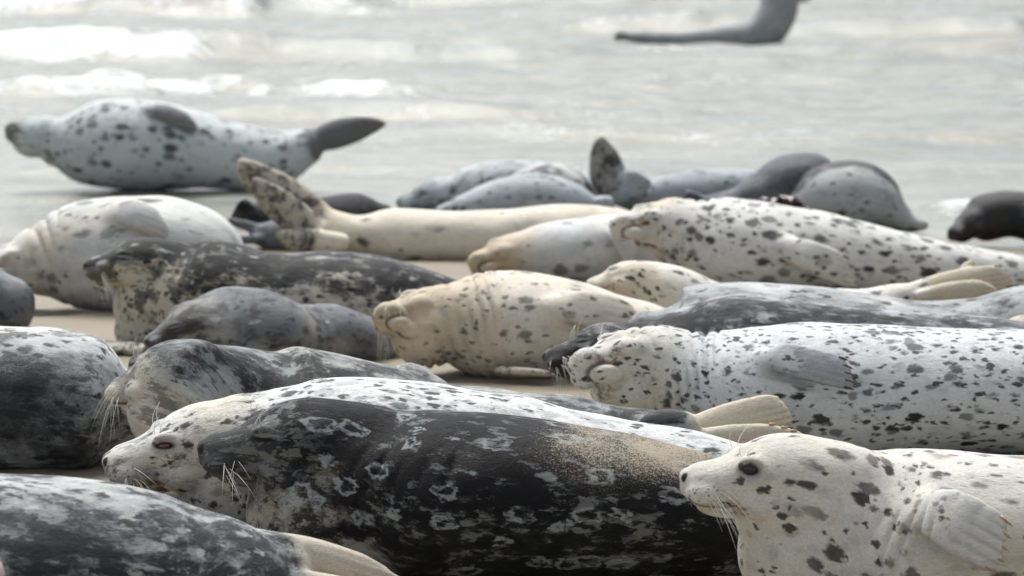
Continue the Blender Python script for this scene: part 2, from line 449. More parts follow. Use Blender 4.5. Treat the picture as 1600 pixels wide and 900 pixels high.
SEALS = []
def seal(label, spine, head=None, dors=(0, 0, 1), mat=None, seed=1, blobs=(), flippers=(), voxel=None, whisk=None,
         eye='shut', tail=.24, folds=(), patch=None, lump=.010, jaw=1.0, tailspread=.16, taildir=None, group='harbour seals hauled out on the beach', tail_droop=0.0, under=False):
    rng = np.random.RandomState(seed)
    raw = Raw()
    sp = catmull(spine, 120)
    P, rv, rw = sp[:, :3], np.maximum(sp[:, 3], .012), np.maximum(sp[:, 4], .012)
    T = np.gradient(P, axis=0); T = T / (np.linalg.norm(T, axis=1)[:, None] + 1e-9)
    # rounded ends
    def cap(p, t, r, w, sgn):
        q = np.linspace(0, 1, 9)[1:]
        k = np.sqrt(np.maximum(1 - q**2, .003))
        return p[None] + sgn * t[None] * (q * r * .9)[:, None], r * k, w * k
    c0 = cap(P[0], T[0], rv[0], rw[0], -1); c1 = cap(P[-1], T[-1], rv[-1], rw[-1], 1)
    P2 = np.vstack([c0[0][::-1], P, c1[0]]); T2 = np.vstack([np.tile(T[0], (8, 1)), T, np.tile(T[-1], (8, 1))])
    v2 = np.r_[c0[1][::-1], rv, c1[1]]; w2 = np.r_[c0[2][::-1], rw, c1[2]]
    Sd = np.cross(T2, np.array([0, 0, 1.0])); ln = np.linalg.norm(Sd, axis=1)
    gd = nrm(np.cross(P[-1] - P[0], [0, 0, 1]))
    Sd = np.where(ln[:, None] > .35, Sd / np.maximum(ln, 1e-6)[:, None], gd[None])
    for _ in range(6): Sd[1:-1] = (Sd[:-2] + Sd[1:-1] * 2 + Sd[2:]) / 4
    Sd /= np.linalg.norm(Sd, axis=1)[:, None]
    Up = np.cross(Sd, T2)
    Up /= np.linalg.norm(Up, axis=1)[:, None]
    raw.tube(P2, Sd, Up, w2, v2, 36)
    for b in blobs:
        p = at(b[0], b[1], b[3]); r = b[2] * b[3] / F
        k = b[4] if len(b) > 4 else (1, 1, 1)
        raw.ball(p, [np.array([r * k[0], 0, 0]), np.array([0, r * k[1], 0]), np.array([0, 0, r * k[2]])])
    hb = None
    if head is not None:
        b, nz = at(*head['base']), at(*head['nose'])
        fx = nz - b; L = np.linalg.norm(fx); fx /= L
        up = np.asarray(head.get('up', dors), float); up = nrm(up - fx * np.dot(up, fx)); sd = np.cross(up, fx)
        hb = (b, fx, sd, up, L)
        st = np.vstack([np.interp(np.linspace(head.get('cut', -.6), 1.008, 60), HEAD[:, 0], HEAD[:, k]) for k in range(4)]).T
        for _ in range(3): st[1:-1, 1:] = (st[:-2, 1:] + 2 * st[1:-1, 1:] + st[2:, 1:]) / 4
        ctr = b + fx * (st[:, 0] * L)[:, None] + up * ((st[:, 1] + st[:, 2]) / 2 * L)[:, None]
        fat = head.get('fat', 1.0)
        raw.tube(ctr, np.tile(sd, (60, 1)), np.tile(up, (60, 1)), st[:, 3] * L * fat, (st[:, 1] - st[:, 2]) / 2 * L, 40)
        def hball(x, y, z, rx, ry, rz):
            raw.ball(b + (fx * x + sd * y + up * z) * L, [fx * rx * L, sd * ry * L, up * rz * L])
        for s in (-1, 1):
            hball(.850, s * .098, -.100, .140, .112, .105)       # whisker pads
            hball(.56, s * .165, .115, .11, .075, .085)          # brows
            hball(.45, s * .17, -.13, .2, .14, .13)              # cheeks
        hball(.962, 0, -.015, .06, .080, .065)                   # nose pad
        hball(.67, 0, -.205, .22 * jaw, .125, .080 * jaw)        # lower jaw
    claws, fframes = [], []
    bvh = BVHTree.FromPolygons(np.vstack(raw.v).tolist(), raw.f) if any(f.get('lay') for f in flippers) else None
    for fl in flippers:
        r0, t0 = at(*fl['root']), at(*fl['tip'])
        dm = (fl['root'][2] + fl['tip'][2]) / 2
        w = fl['w'] * dm / F
        ax = nrm(t0 - r0); vw = nrm((r0 + t0) / 2 - CAM)
        wd = nrm(np.cross(ax, vw)); nd = np.cross(ax, wd)
        tw = math.radians(fl.get('twist', 0)); wd = wd * math.cos(tw) + nd * math.sin(tw)
        if 'wdir' in fl: wd = nrm(fl['wdir'])
        path = None
        if fl.get('lay'):                                    # lies against the flank: follow the skin, a little proud of it
            m = 14; g0 = np.linspace(0, 1, m); C = np.zeros((m, 3)); Nn = np.zeros((m, 3))
            for i, t in enumerate(g0):
                px, py = [fl['root'][k] * (1 - t) + fl['tip'][k] * t for k in (0, 1)]
                dr = nrm(at(px, py, 10.0) - CAM)
                h = bvh.ray_cast(Vector(CAM), Vector(dr))
                if h[0] is None: C[i] = C[i - 1] + (C[i - 1] - C[i - 2]) if i > 1 else at(px, py, dm); Nn[i] = Nn[i - 1] if i else -dr
                else:
                    nn = np.array(h[1]); nn = nn if np.dot(nn, dr) < 0 else -nn
                    C[i] = h[0]; Nn[i] = nn
            for _ in range(5):
                C[1:-1] = (C[:-2] + 2 * C[1:-1] + C[2:]) / 4; Nn[1:-1] = (Nn[:-2] + 2 * Nn[1:-1] + Nn[2:]) / 4
            Nn = Nn * .6 - dr * .4
            Nn /= np.linalg.norm(Nn, axis=1)[:, None]
            lift = fl.get('lift', .046)
            C = C + Nn * (-.02 + (lift + .02) * smooth(0, .4, g0))[:, None]
            Tg = np.gradient(C, axis=0); Tg /= np.linalg.norm(Tg, axis=1)[:, None]
            Wd = np.cross(Nn, Tg); Wd /= np.linalg.norm(Wd, axis=1)[:, None]
            path = (C, Wd, np.cross(Tg, Wd))
            r0, t0 = C[0], C[-1]; wd = Wd[7]
        tips = raw.flipper(r0, t0, wd, w, fl.get('t', .022), fl.get('slant', .25), fl.get('curl', 0.0), fl.get('digits', 5), path, fl.get('fan', 0.0))
        fax = nrm(t0 - r0); fwd = nrm(wd - fax * np.dot(wd, fax))
        fframes.append((r0, fax, fwd, np.cross(fax, fwd), np.linalg.norm(t0 - r0), w, fl.get('t', .022) * (1.3 if path else 1.0), C.mean(0) if path else None, float(fl.get('digits', 5) > 0)))
        if fl.get('claws'): claws.append((tips, fl))
    tip_pts = [P[-1]]
    if tail:
        e, t = P[-1], T[-1] if taildir is None else nrm(taildir)
        sdv = Sd[-1]
        for s in (-1, 1):
            tp = e + nrm(t + sdv * s * tailspread + np.array([0, 0, -tail_droop])) * tail
            tp[2] = max(tp[2], .03)
            raw.flipper(e - t * .03 + sdv * s * .018, tp, np.array([0, 0, 1.0]) + sdv * s * .5, .055, .020, .15, 0.0, fan=.25)
    # ---- fuse into one skin
    V = np.vstack(raw.v)
    me = bpy.data.meshes.new('tmp'); me.from_pydata(V.tolist(), [], raw.f)
    tmp = bpy.data.objects.new('tmp', me); COL.objects.link(tmp)
    dmean = np.mean(P[:, 1])
    vox = voxel or float(np.clip(dmean * .00072, .0045, .011))
    md = tmp.modifiers.new('r', 'REMESH'); md.mode = 'VOXEL'; md.voxel_size = vox; md.adaptivity = 0.0
    ms = tmp.modifiers.new('s', 'SMOOTH'); ms.factor = .5; ms.iterations = 7 if vox < .006 else 5
    dg = bpy.context.evaluated_depsgraph_get()
    new = bpy.data.meshes.new_from_object(tmp.evaluated_get(dg), depsgraph=dg)
    bpy.data.objects.remove(tmp); bpy.data.meshes.remove(me)
    n = len(new.vertices)
    X = np.empty(n * 3); new.vertices.foreach_get('co', X); X = X.reshape(-1, 3)
    NM = np.empty(n * 3); new.vertices.foreach_get('normal', NM); NM = NM.reshape(-1, 3)
    # ---- coat coordinates: one continuous line from nose to tail, soft-weighted
    if hb:
        tt = np.linspace(.93, .22, 20)
        Q = np.vstack([hb[0] + hb[1] * (tt * hb[4])[:, None] - hb[3] * .03 * hb[4], P])
        QR = np.r_[np.interp(tt, [.2, .6, .95], [.32, .26, .16]) * hb[4], np.maximum(rv, rw)]
        QD = np.vstack([np.tile(hb[3], (20, 1)), np.tile(np.asarray(dors, float), (len(P), 1))])
    else:
        Q, QR, QD = P, np.maximum(rv, rw), np.tile(np.asarray(dors, float), (len(P), 1))
    ds = np.r_[0, np.cumsum(np.linalg.norm(np.diff(Q, axis=0), axis=1))]
    ns = 150; u = np.linspace(0, ds[-1], ns)
    def rs(arr, k):
        o = np.interp(u, ds, arr); pd = np.r_[np.full(k, o[0]), o, np.full(k, o[-1])]
        if k: pd[:k] = 2 * o[0] - o[1:k + 1][::-1]; pd[-k:] = 2 * o[-1] - o[-k - 1:-1][::-1]
        return np.convolve(pd, np.hanning(2 * k + 3)[1:-1] / np.hanning(2 * k + 3).sum(), 'valid')
    Sp = np.stack([rs(Q[:, k], 8) for k in range(3)], 1); Sr = rs(QR, 6)
    Sdv = np.stack([rs(QD[:, k], 16) for k in range(3)], 1)
    St = np.gradient(Sp, axis=0); St /= np.linalg.norm(St, axis=1)[:, None] + 1e-9
    Sdv = Sdv - St * np.sum(Sdv * St, axis=1)[:, None]; Sdv /= np.linalg.norm(Sdv, axis=1)[:, None] + 1e-9
    Ss = np.r_[0, np.cumsum(np.linalg.norm(np.diff(Sp, axis=0), axis=1))]
    Sl = np.cross(Sdv, St)
    acc = np.zeros((n, 3)); dn = np.zeros(n); fl_ = np.zeros(n)
    Sp4, sig2 = Sp.astype(np.float32), 2 * .055 ** 2
    for a in range(0, n, 20000):
        x = X[a:a + 20000].astype(np.float32)
        dd = (x * x).sum(1)[:, None] + (Sp4 * Sp4).sum(1)[None] - 2 * x @ Sp4.T
        w = np.exp(-(dd - dd.min(1)[:, None]) / sig2); w /= w.sum(1)[:, None]
        p = w @ Sp; dv = w @ Sdv; lv = w @ Sl; r = w @ Sr
        dv /= np.linalg.norm(dv, axis=1)[:, None]; lv /= np.linalg.norm(lv, axis=1)[:, None]
        o = X[a:a + 20000] - p
        acc[a:a + 20000] = np.c_[w @ Ss, (o * lv).sum(1), (o * dv).sum(1)]
        dn[a:a + 20000] = np.clip((o * dv).sum(1) / (r + 1e-6), -1.2, 1.2)
    e0, e1 = Sp[0], Sp[-1]
    sarc = acc[:, 0] + np.where(acc[:, 0] > Ss[-1] - .12, np.clip((X - e1) @ St[-1], 0, .4), 0)
    acc[:, 0] = sarc
    crs = np.zeros(n)
    for (r0, fax, fwd, fnd, fL, fw_, ft, cm, dg_) in fframes:
        o = X - r0; uu, vv, nn = o @ fax / fL, (o @ fwd) / fw_, np.abs(o @ fnd)
        if cm is not None: nn = np.abs((X - cm) @ fnd)
        k = smooth(.0, .35, uu) * smooth(1.08, .98, uu) * smooth(1.3, 1.08, np.abs(vv)) * smooth(ft * 1.7, ft * 1.1, nn)
        fl_ = np.maximum(fl_, k)
        crs = np.maximum(crs, dg_ * k * smooth(.30, .95, uu) * (.5 - .5 * np.cos(vv * 5 * math.pi)) ** 3)
    dn = dn * (1 - fl_) - .5 * fl_
    # ---- relax the neck so that head and body flow into each other
    if hb and dmean < 15:
        rel = (X - hb[0]) / hb[4]; hx0 = rel @ hb[1]
        wn_ = smooth(.42, .10, hx0) * smooth(2.4, 1.4, np.linalg.norm(rel, axis=1)) * (1 - .9 * fl_)
        wn_[wn_ < .01] = 0
        ed = np.empty(len(new.edges) * 2, np.int32); new.edges.foreach_get('vertices', ed); e0_, e1_ = ed[::2], ed[1::2]
        keep = (wn_[e0_] > .01) | (wn_[e1_] > .01); e0_, e1_ = e0_[keep], e1_[keep]
        deg = np.maximum(np.bincount(e0_, minlength=n) + np.bincount(e1_, minlength=n), 1)
        for _ in range(int(.10 / vox) * 3):
            A3 = np.stack([np.bincount(e0_, X[e1_, k], n) + np.bincount(e1_, X[e0_, k], n) for k in range(3)], 1) / deg[:, None]
            X = X + (A3 - X) * (.6 * wn_)[:, None]
        new.vertices.foreach_set('co', X.ravel()); new.update()
        NM = np.empty(n * 3); new.vertices.foreach_get('normal', NM); NM = NM.reshape(-1, 3)
    # ---- soft lumps of flesh and neck folds
    ph = rng.uniform(0, 6.28, (8, 3)); fr = rng.uniform(3.5, 11, (8, 3))
    lm = sum(np.sin(acc[:, 0] * fr[k, 0] + ph[k, 0]) * np.sin(acc[:, 1] * fr[k, 1] + ph[k, 1]) * np.sin(acc[:, 2] * fr[k, 2] + ph[k, 2]) for k in range(8)) / 3.0
    wt = smooth(.12, .5, sarc)
    fr2 = rng.uniform(14, 34, (10, 3)); ph2 = rng.uniform(0, 6.28, (10, 3))
    lm2 = sum(np.sin(acc[:, 0] * fr2[k, 0] + ph2[k, 0]) * np.sin(acc[:, 1] * fr2[k, 1] + ph2[k, 1]) * np.sin(acc[:, 2] * fr2[k, 2] + ph2[k, 2]) for k in range(10)) / 3.0
    X = X + NM * ((lm * lump + lm2 * .0032) * wt * (1 - fl_))[:, None]
    for (s0, s1, lam, amp, dlo, dhi, lean) in folds:
        q = acc[:, 0] + lean * acc[:, 1] + .014 * np.sin(acc[:, 1] * 11 + acc[:, 2] * 8 + seed)
        w = smooth(s0, s0 + .06, acc[:, 0]) * smooth(s1, s1 - .06, acc[:, 0]) * smooth(dhi + .3, dhi, dn) * smooth(dlo - .3, dlo, dn)
        w = w * (.55 + .45 * np.sin(acc[:, 1] * 13 + acc[:, 0] * 31 + seed * 2))
        fz = (q / lam) % 1.0
        X = X - NM * (amp * w * np.exp(-((fz - .5) / .17) ** 2))[:, None]
    # ---- eyelids
    hc = np.zeros((n, 3)); hm = np.zeros(n)
    if hb:
        b, fx, sd, up, L = hb
        rel = (X - b) / L
        hc = np.c_[rel @ fx, rel @ sd, rel @ up]
        hm = smooth(-.75, .35, hc[:, 0]) * smooth(1.1, .5, np.hypot(hc[:, 1], hc[:, 2]))
        for s in (-1, 1):
            e = np.hypot((hc[:, 0] - .585) / 1.25, hc[:, 2] - .105)
            side = (hc[:, 1] * s > .08) & (hc[:, 0] > .3)
            push = np.where(side, (-.008 if eye == 'shut' else -.030) * np.exp(-(e / .045) ** 2) + .014 * np.exp(-((e - .085) / .03) ** 2), 0) * L
            X = X + sd[None] * (s * push)[:, None]
        mline = np.exp(-((hc[:, 2] + .190 - .9 * (hc[:, 0] - .78) ** 2) / .016) ** 2) * smooth(.56, .66, hc[:, 0]) * smooth(1.0, .95, hc[:, 0])
        if under:
            md_ = np.hypot((hc[:, 0] - .70) / .185, hc[:, 1] / .118)
            mline = 2.2 * np.exp(-((md_ - 1) / .13) ** 2) * smooth(-.12, -.17, hc[:, 2]) * smooth(.5, .62, hc[:, 0])
            X = X - up[None] * (smooth(1.0, .7, md_) * smooth(-.14, -.2, hc[:, 2]) * .020 * L * hm)[:, None]
        X = X - NM * (mline * .014 * L * hm)[:, None]
    tdist = np.linalg.norm(X - P[-1][None], axis=1)
    # ---- finish the object
    org = np.array([P[:, 0].mean(), P[:, 1].mean(), 0.0])
    root = bpy.data.objects.new('seal', None); COL.objects.link(root)
    root.empty_display_size = .2
    root.location = org
    root['label'] = label; root['category'] = 'seal'; root['group'] = group
    new.vertices.foreach_set('co', (X - org).ravel())
    def put(name, typ, arr):
        at_ = new.attributes.new(name, typ, 'POINT')
        at_.data.foreach_set('vector' if typ == 'FLOAT_VECTOR' else 'value', np.ascontiguousarray(arr, dtype=np.float32).ravel())
    put('rest', 'FLOAT_VECTOR', acc); put('hco', 'FLOAT_VECTOR', hc); put('dn', 'FLOAT', dn); put('hm', 'FLOAT', hm)
    tl = smooth(Ss[-1] - .08, Ss[-1] + .04, sarc)
    put('face', 'FLOAT', hm * smooth(.05, .45, hc[:, 0]))
    put('thr', 'FLOAT', smooth(.58, .32, sarc)); put('tl', 'FLOAT', tl); put('fl', 'FLOAT', fl_); put('crs', 'FLOAT', crs)
    if patch is not None:
        pc = at(*patch[0]); pr = np.array(patch[1])
        put('patch', 'FLOAT', smooth(1.3, .1, np.linalg.norm((X - pc) / pr, axis=1)))
    new.polygons.foreach_set('use_smooth', [True] * len(new.polygons))
    new.materials.clear()
    new.materials.append(mat)
    new.name = 'seal_body'; new.update()
    body = bpy.data.objects.new('body', new); COL.objects.link(body); body.parent = root
    # ---- eyes, whiskers, claws
    if hb:
        b, fx, sd, up, L = hb
        if eye != 'shut':
            for s in (-1, 1):
                ec = b + (fx * .585 + sd * s * .192 + up * .105) * L
                r2 = Raw(); kz, kx = (.042, .056) if eye == 'open' else (.018, .052)
                ax1 = nrm(fx * .9 - sd * s * .25)
                r2.ball(ec - org, [ax1 * kx * L, sd * s * .040 * L, up * kz * L], 12, 18)
                mesh_obj('eye', np.vstack(r2.v), r2.f, MAT_EYE if eye == 'open' else MAT_EYE_RED, root)
        if whisk:
            r2 = Raw()
            for s in (-1, 1):
                for k in range(whisk.get('n', 15)):
                    hx, hz = rng.uniform(.74, .93), rng.uniform(-.15, -.03)
                    r0 = b + (fx * hx + sd * s * .165 * (1 - .5 * max(0, hx - .84) / .1) + up * hz) * L
                    dr = nrm(sd * s * rng.uniform(.45, .9) - fx * rng.uniform(*whisk.get('back', (-.2, .75))) - up * rng.uniform(.1, .6) + np.array(whisk.get('pull', (0, 0, 0))))
                    ll = rng.uniform(.5, 1.0) * whisk.get('len', .095)
                    t = np.linspace(0, 1, 9)
                    pts = r0 + dr * (t * ll)[:, None] + np.array([0, 0, -1.0]) * (t * t * ll * whisk.get('droop', .35))[:, None] + rng.normal(0, .06, 3) * (t * t * ll)[:, None]
                    rr = whisk.get('r', .0008) * rng.uniform(.7, 1.15) * (1 - .85 * t)
                    dT = nrm(pts[-1] - pts[0]); a1 = nrm(np.cross(dT, [.3, .2, .9])); a2 = np.cross(dT, a1)
                    r2.tube(pts - org, np.tile(a1, (9, 1)), np.tile(a2, (9, 1)), rr, rr, 5)
                for k in range(2):                                   # brow hairs
                    r0 = b + (fx * (.60 + .04 * k) + sd * s * .15 + up * .18) * L
                    dr = nrm(up + fx * .25 + sd * s * .25 + rng.normal(0, .2, 3)); ll = rng.uniform(.03, .055)
                    t = np.linspace(0, 1, 6)
                    pts = r0 + dr * (t * ll)[:, None] - fx * (t * t * ll * .5)[:, None]
                    a1 = nrm(np.cross(dr, [.3, .2, .9])); a2 = np.cross(dr, a1); rr = .0011 * (1 - .6 * t)
                    r2.tube(pts - org, np.tile(a1, (6, 1)), np.tile(a2, (6, 1)), rr, rr, 5)
            w = mesh_obj('whiskers', np.vstack(r2.v), r2.f, MAT_WHISK, root)
            w['kind'] = 'stuff'
    for tips, fl in claws:
        for p, d, wd, nd in tips:
            s = 1 if np.dot(nd, CAM - p) > 0 else -1
            claw(root, org, p, d, nd * s, fl.get('claw', .026), .0052, MAT_CLAW_PALE if fl.get('pale') else MAT_CLAW)
    SEALS.append(root)
    return root

# ------------------------------------------------------------------ beach and sea
def sheet(name, xs, ys, zf, mat, attrs=()):
    X, Y = np.meshgrid(xs, ys, indexing='ij')
    Z, extra = zf(X, Y)
    nx, ny = X.shape
    V = np.stack([X, Y, Z], -1).reshape(-1, 3)
    a = (np.arange(nx - 1)[:, None] * ny + np.arange(ny - 1)[None]).ravel()
    Fc = np.stack([a, a + ny, a + ny + 1, a + 1], 1)
    me = bpy.data.meshes.new(name)
    me.vertices.add(len(V)); me.vertices.foreach_set('co', V.ravel())
    me.loops.add(Fc.size); me.loops.foreach_set('vertex_index', Fc.ravel().astype(np.int32))
    me.polygons.add(len(Fc)); me.polygons.foreach_set('loop_start', np.arange(0, Fc.size, 4, dtype=np.int32))
    me.polygons.foreach_set('use_smooth', np.ones(len(Fc), bool))
    me.update(calc_edges=True); me.validate()
    for k, v in extra.items():
        at_ = me.attributes.new(k, 'FLOAT', 'POINT'); at_.data.foreach_set('value', v.ravel().astype(np.float32))
    me.materials.append(mat)
    o = bpy.data.objects.new(name, me); COL.objects.link(o); o['kind'] = 'structure'
    return o
N = NT('damp_sand')
gp = N.n('ShaderNodeNewGeometry').outputs['Position']
n1, _ = N.noise(gp, 1.3, 4.0, .6)
n2, _ = N.noise(gp, 420.0, 3.0, .7)
n3, _ = N.noise(gp, 24.0, 4.0, .6)
wet = N.step(N.m_('ADD', N.sep(gp)[1], N.m_('MULTIPLY', N.m_('SUBTRACT', n1, .5), 4.0)), 12.0, 15.5)
cs_ = N.mix(N.m_('MULTIPLY', n1, .8), (.17, .145, .105), (.26, .22, .165))
cs_ = N.mix(N.m_('MULTIPLY', wet, .55), cs_, (.12, .10, .072))
cs_ = N.v_('SCALE', cs_, scale=N.m_('ADD', N.m_('MULTIPLY', n2, .5), .75))
MAT_SAND = N.bsdf(cs_, N.m_('SUBTRACT', .75, N.m_('MULTIPLY', wet, .45)), .4, N.m_('ADD', N.m_('MULTIPLY', n2, .3), n3), .5, .012)
def far(a, n=14, end=9000.0, start=1.0):
    return a + start * (end / start) ** np.linspace(0, 1, n)
def sand_z(X, Y):
    z = .030 * (fbm(X * 2.6, Y * 2.6, 5, 3) - .5) - .022 * smooth(.56, .66, fbm(X * 1.1 + 7, Y * 2.2, 4, 13)) + .035 * (fbm(X * .5, Y * .5, 3, 9) - .5)
    z = z - .055 * np.clip(Y - 15.0 - 1.6 * (fbm(X * .35 + 4, Y * 0 + 2, 3, 21) - .5), 0, 40) ** 1.0
    z = z - .02 * np.clip(Y - 60, 0, 400)
    return z, {}
xs = np.r_[-far(5, 10)[::-1], np.linspace(-5, 5, 180), far(5, 10)]
ys = np.r_[-far(0, 8)[::-1], np.linspace(0, 4, 10)[1:-1], np.linspace(4, 20, 260), far(20, 12)]
sheet('beach_sand', xs, ys, sand_z, MAT_SAND)

N = NT('silty_sea')
gp = N.n('ShaderNodeNewGeometry').outputs['Position']
fo = N.attr('foam').outputs['Fac']
r1, _ = N.noise(N.v_('MULTIPLY', gp, (1, 1.6, 1)), 7.0, 5.0, .65)
r2, _ = N.noise(gp, 34.0, 3.0, .6)
r3, _ = N.noise(N.v_('MULTIPLY', gp, (.35, 1.3, 1)), 1.6, 5.0, .65)
r4, _ = N.noise(N.v_('MULTIPLY', gp, (.8, 1.2, 1)), 2.4, 5.0, .7)
fo = N.m_('MULTIPLY', fo, N.step(r4, .22, .52))
fm = N.step(N.m_('ADD', fo, N.m_('MULTIPLY', N.m_('SUBTRACT', r1, .5), 1.5)), .38, .95)
wc = N.mix(N.step(r3, .3, .7), (.13, .15, .13), (.23, .215, .165))
wc = N.mix(fm, wc, (.60, .63, .63))
MAT_SEA = N.bsdf(wc, N.m_('ADD', N.m_('MULTIPLY', fm, .45), .2), .36, N.m_('ADD', r1, N.m_('MULTIPLY', r2, .35)), .5, .05)
def sea_z(X, Y):
    amp = smooth(15.6, 30, Y)
    wob = 5.0 * (fbm(X * .16 + 3, Y * .02 + 1, 3, 31) - .5)
    z = -.025 + .0 * X
    foam = np.zeros_like(X)
    for (yc, h, w, xl, xr, fl, sd) in CRESTS:
        q = Y - yc - wob * .6 - 1.2 * (fbm(X * .5, Y * 0 + sd, 3, sd) - .5)
        env = .35 + .65 * smooth(.30, .62, fbm(X * .33 + sd, Y * 0 + 2.2, 3, sd + 5))
        env = env * smooth(xl - 1.2, xl + .8, X) * smooth(xr + 1.2, xr - .8, X) * .8 + .2 * env
        front = np.exp(-np.where(q < 0, (q / (w * .45)) ** 2, (q / (w * 1.7)) ** 2))
        z = z + 1.5 * h * env * front
        fmask = smooth(.38, .78, fbm(X * 1.6 + sd * 3, Y * 1.3, 5, sd + 9) + .30 * (fl - .5))
        foam = np.maximum(foam, fl * fmask * np.exp(-((q + w * .1) / (w * .75)) ** 2) * smooth(xl - 1, xl + .5, X) * smooth(xr + 1, xr - .5, X))
    chop = fbm(X * .9, Y * 2.4, 5, 50) - .5
    z = z + amp * .16 * chop + amp * .08 * (fbm(X * .28, Y * .9, 3, 60) - .5)
    z = z + (.02 + .03 * smooth(16, 20, Y)) * (fbm(X * 2.0, Y * 5.0, 4, 70) - .5)
    foam = foam + .40 * smooth(.54, .84, fbm(X * .55, Y * 1.7, 5, 80)) * smooth(15.2, 17, Y) + .8 * amp * np.clip(chop - .12, 0, 1)
    foam = foam + .5 * np.exp(-((Y - 16.6 - .4 * wob) / .6) ** 2) * smooth(.4, .7, fbm(X * 2, Y * 2, 4, 90))
    foam = foam + .5 * np.exp(-((Y - 35.9) / .4) ** 2) * smooth(.9, 1.3, X) * smooth(3.6, 3.0, X) * smooth(.40, .62, fbm(X * 4, Y * 4, 4, 99))
    z = z + .06 * smooth(.3, 1, foam) * (.4 + 1.2 * fbm(X * 3.1, Y * 3.1, 4, 95))
    return z, {'foam': foam}
CRESTS = [(18.6, .04, .5, -9, 9, .35, 1), (21.2, .06, .6, -2, 9, .3, 2), (23.6, .08, .6, -4, 0, .5, 3), (26.8, .12, .8, -4.2, -1.0, .75, 4), (28.3, .09, .7, .5, 7, .5, 12),
          (32.6, .17, .9, -7, -3.1, .85, 5), (33.0, .15, .9, -3.5, 0.2, .35, 6), (33.6, .05, .9, 1.0, 6.2, .4, 7), (40, .13, .9, -2, 9, .35, 8),
          (46.5, .28, 1.3, -9, -2.1, .95, 9), (50, .22, 1.4, -2.6, 1.6, .1, 10), (60, .3, 1.6, -12, 12, .7, 11)]
xs = np.r_[-far(12, 10)[::-1], np.linspace(-12, 12, 330), far(12, 10)]
ys = np.r_[np.linspace(14.4, 30, 260), np.linspace(30, 64, 260)[1:], far(64, 16)]
sheet('sea_water', xs, ys, sea_z, MAT_SEA)

# ------------------------------------------------------------------ the seals, nearest first
WHITE, CREAM, TAN = (.62, .63, .61), (.62, .57, .47), (.58, .48, .33)
BELLY = (0, .95, .25)
PULL = (0, 0, 0)
def H_(bx, by, bd, nx, ny, nd, **k): return dict(base=(bx, by, bd), nose=(nx, ny, nd), **k)

# pale pup-faced seal, right foreground
seal('white seal with sparse black spots, head raised, dark eye open, bottom right corner',
     [c(1238, 778, 92, 6.93), c(1300, 812, 124, 6.97), g(1370, 699, 7.0), g(1530, 711, 7.0), g(1720, 728, 7.05), g(1900, 780, 7.1), g(2040, 860, 7.1), c(2130, 925, 28, 7.1)],
     H_(1290, 752, 6.93, 1066, 742, 6.885, up=(.05, -.06, 1)), seed=11, eye='open',
     mat=seal_mat(11, base=(.62, .595, .54), buff=(.54, .48, .36), buff_off=.05, buff_head=.0, dark=(.026, .019, .015), flip=(.54, .54, .52), sp_s=25, sp_r=.35, sp_den=.58, sp2_s=46, sp2_den=.34, eye='open', rust=.9),
     blobs=[(1255, 860, 105, 6.95), (1215, 800, 70, 6.93)], whisk=dict(n=13, len=.125, droop=.45, back=(.1, .9)), folds=[(.22, .66, .060, .007, -1.0, .15, -.9)],
     flippers=[dict(root=(1418, 788, 6.87), tip=(1568, 858, 6.725), w=46, t=.024, lay=1, lift=.062, slant=.12, claws=True, pale=True, claw=.036, curl=.0)])
# black ringed seal
seal('black seal with pale ring marks, mottled face, eyes shut, sand on its back',
     [c(530, 724, 92, 7.5), c(590, 756, 118, 7.5), g(660, 641, 7.5), g(760, 644, 7.5), g(880, 660, 7.5), g(1000, 686, 7.5), g(1120, 722, 7.52), g(1230, 782, 7.55), g(1330, 850, 7.6), c(1400, 892, 22, 7.6)],
     H_(542, 694, 7.5, 312, 697, 7.45, up=(.05, -.10, 1)), seed=12,
     mat=seal_mat(12, base=(.30, .295, .27), buff=(.31, .265, .19), buff_off=.0, dark=(.007, .007, .008), grey=(.03, .032, .035), mot_k=.06, mot_off=.13, head_k=.02, throat_k=-.09, mot_s=11, grey_off=.1, grey_k=.35, rings=.46, flecks=.07, fine=.85, fine_s=40, fine_pale=.36,
                  sp_den=.3, patch=(.38, .325, .24), speck=.30, spec=.13, rough=.60, head_dark=.25, muzzle=(.042, .042, .042), muz_c=(.74, .0, -.08), muz_r=(.42, .36, .29), muz_a=.8, rust=.6, dotty=.2),
     blobs=[(500, 800, 118, 7.5), (470, 760, 80, 7.48)], whisk=dict(n=14, len=.10, droop=.3), patch=((1030, 700, 7.45), (.36, .24, .10)), folds=[(.30, .62, .07, .009, -1.0, .4, -.6)])
# white seal behind it
seal('white-backed seal with grey freckled face and half-open reddish eye, behind the black seal',
     [c(375, 692, 80, 8.1), c(410, 700, 96, 8.1), g(470, 594, 8.1), g(540, 587, 8.1), g(640, 595, 8.1), g(780, 617, 8.1), g(900, 644, 8.1), g(1020, 664, 8.1), g(1120, 682, 8.1), g(1200, 722, 8.12), c(1270, 765, 24, 8.15)],
     H_(388, 692, 8.1, 163, 718, 8.05, up=(.1, -.08, 1)), seed=13, eye='sleepy',
     mat=seal_mat(13, base=(.64, .65, .63), grey=(.27, .28, .28), grey_off=-.02, grey_k=-.36, buff=(.56, .50, .38), mot_off=-.16, head_k=.05, mot_s=16, sp_s=28, sp_den=.46, sp2_den=.50, eye='sleepy', rust=.8, fine=.35, fine_s=36, fine_pale=0),  # greyer underside: coat grey plus throat shade put into the colour
     blobs=[(365, 765, 90, 8.1)], whisk=dict(n=13, len=.09, droop=.3))
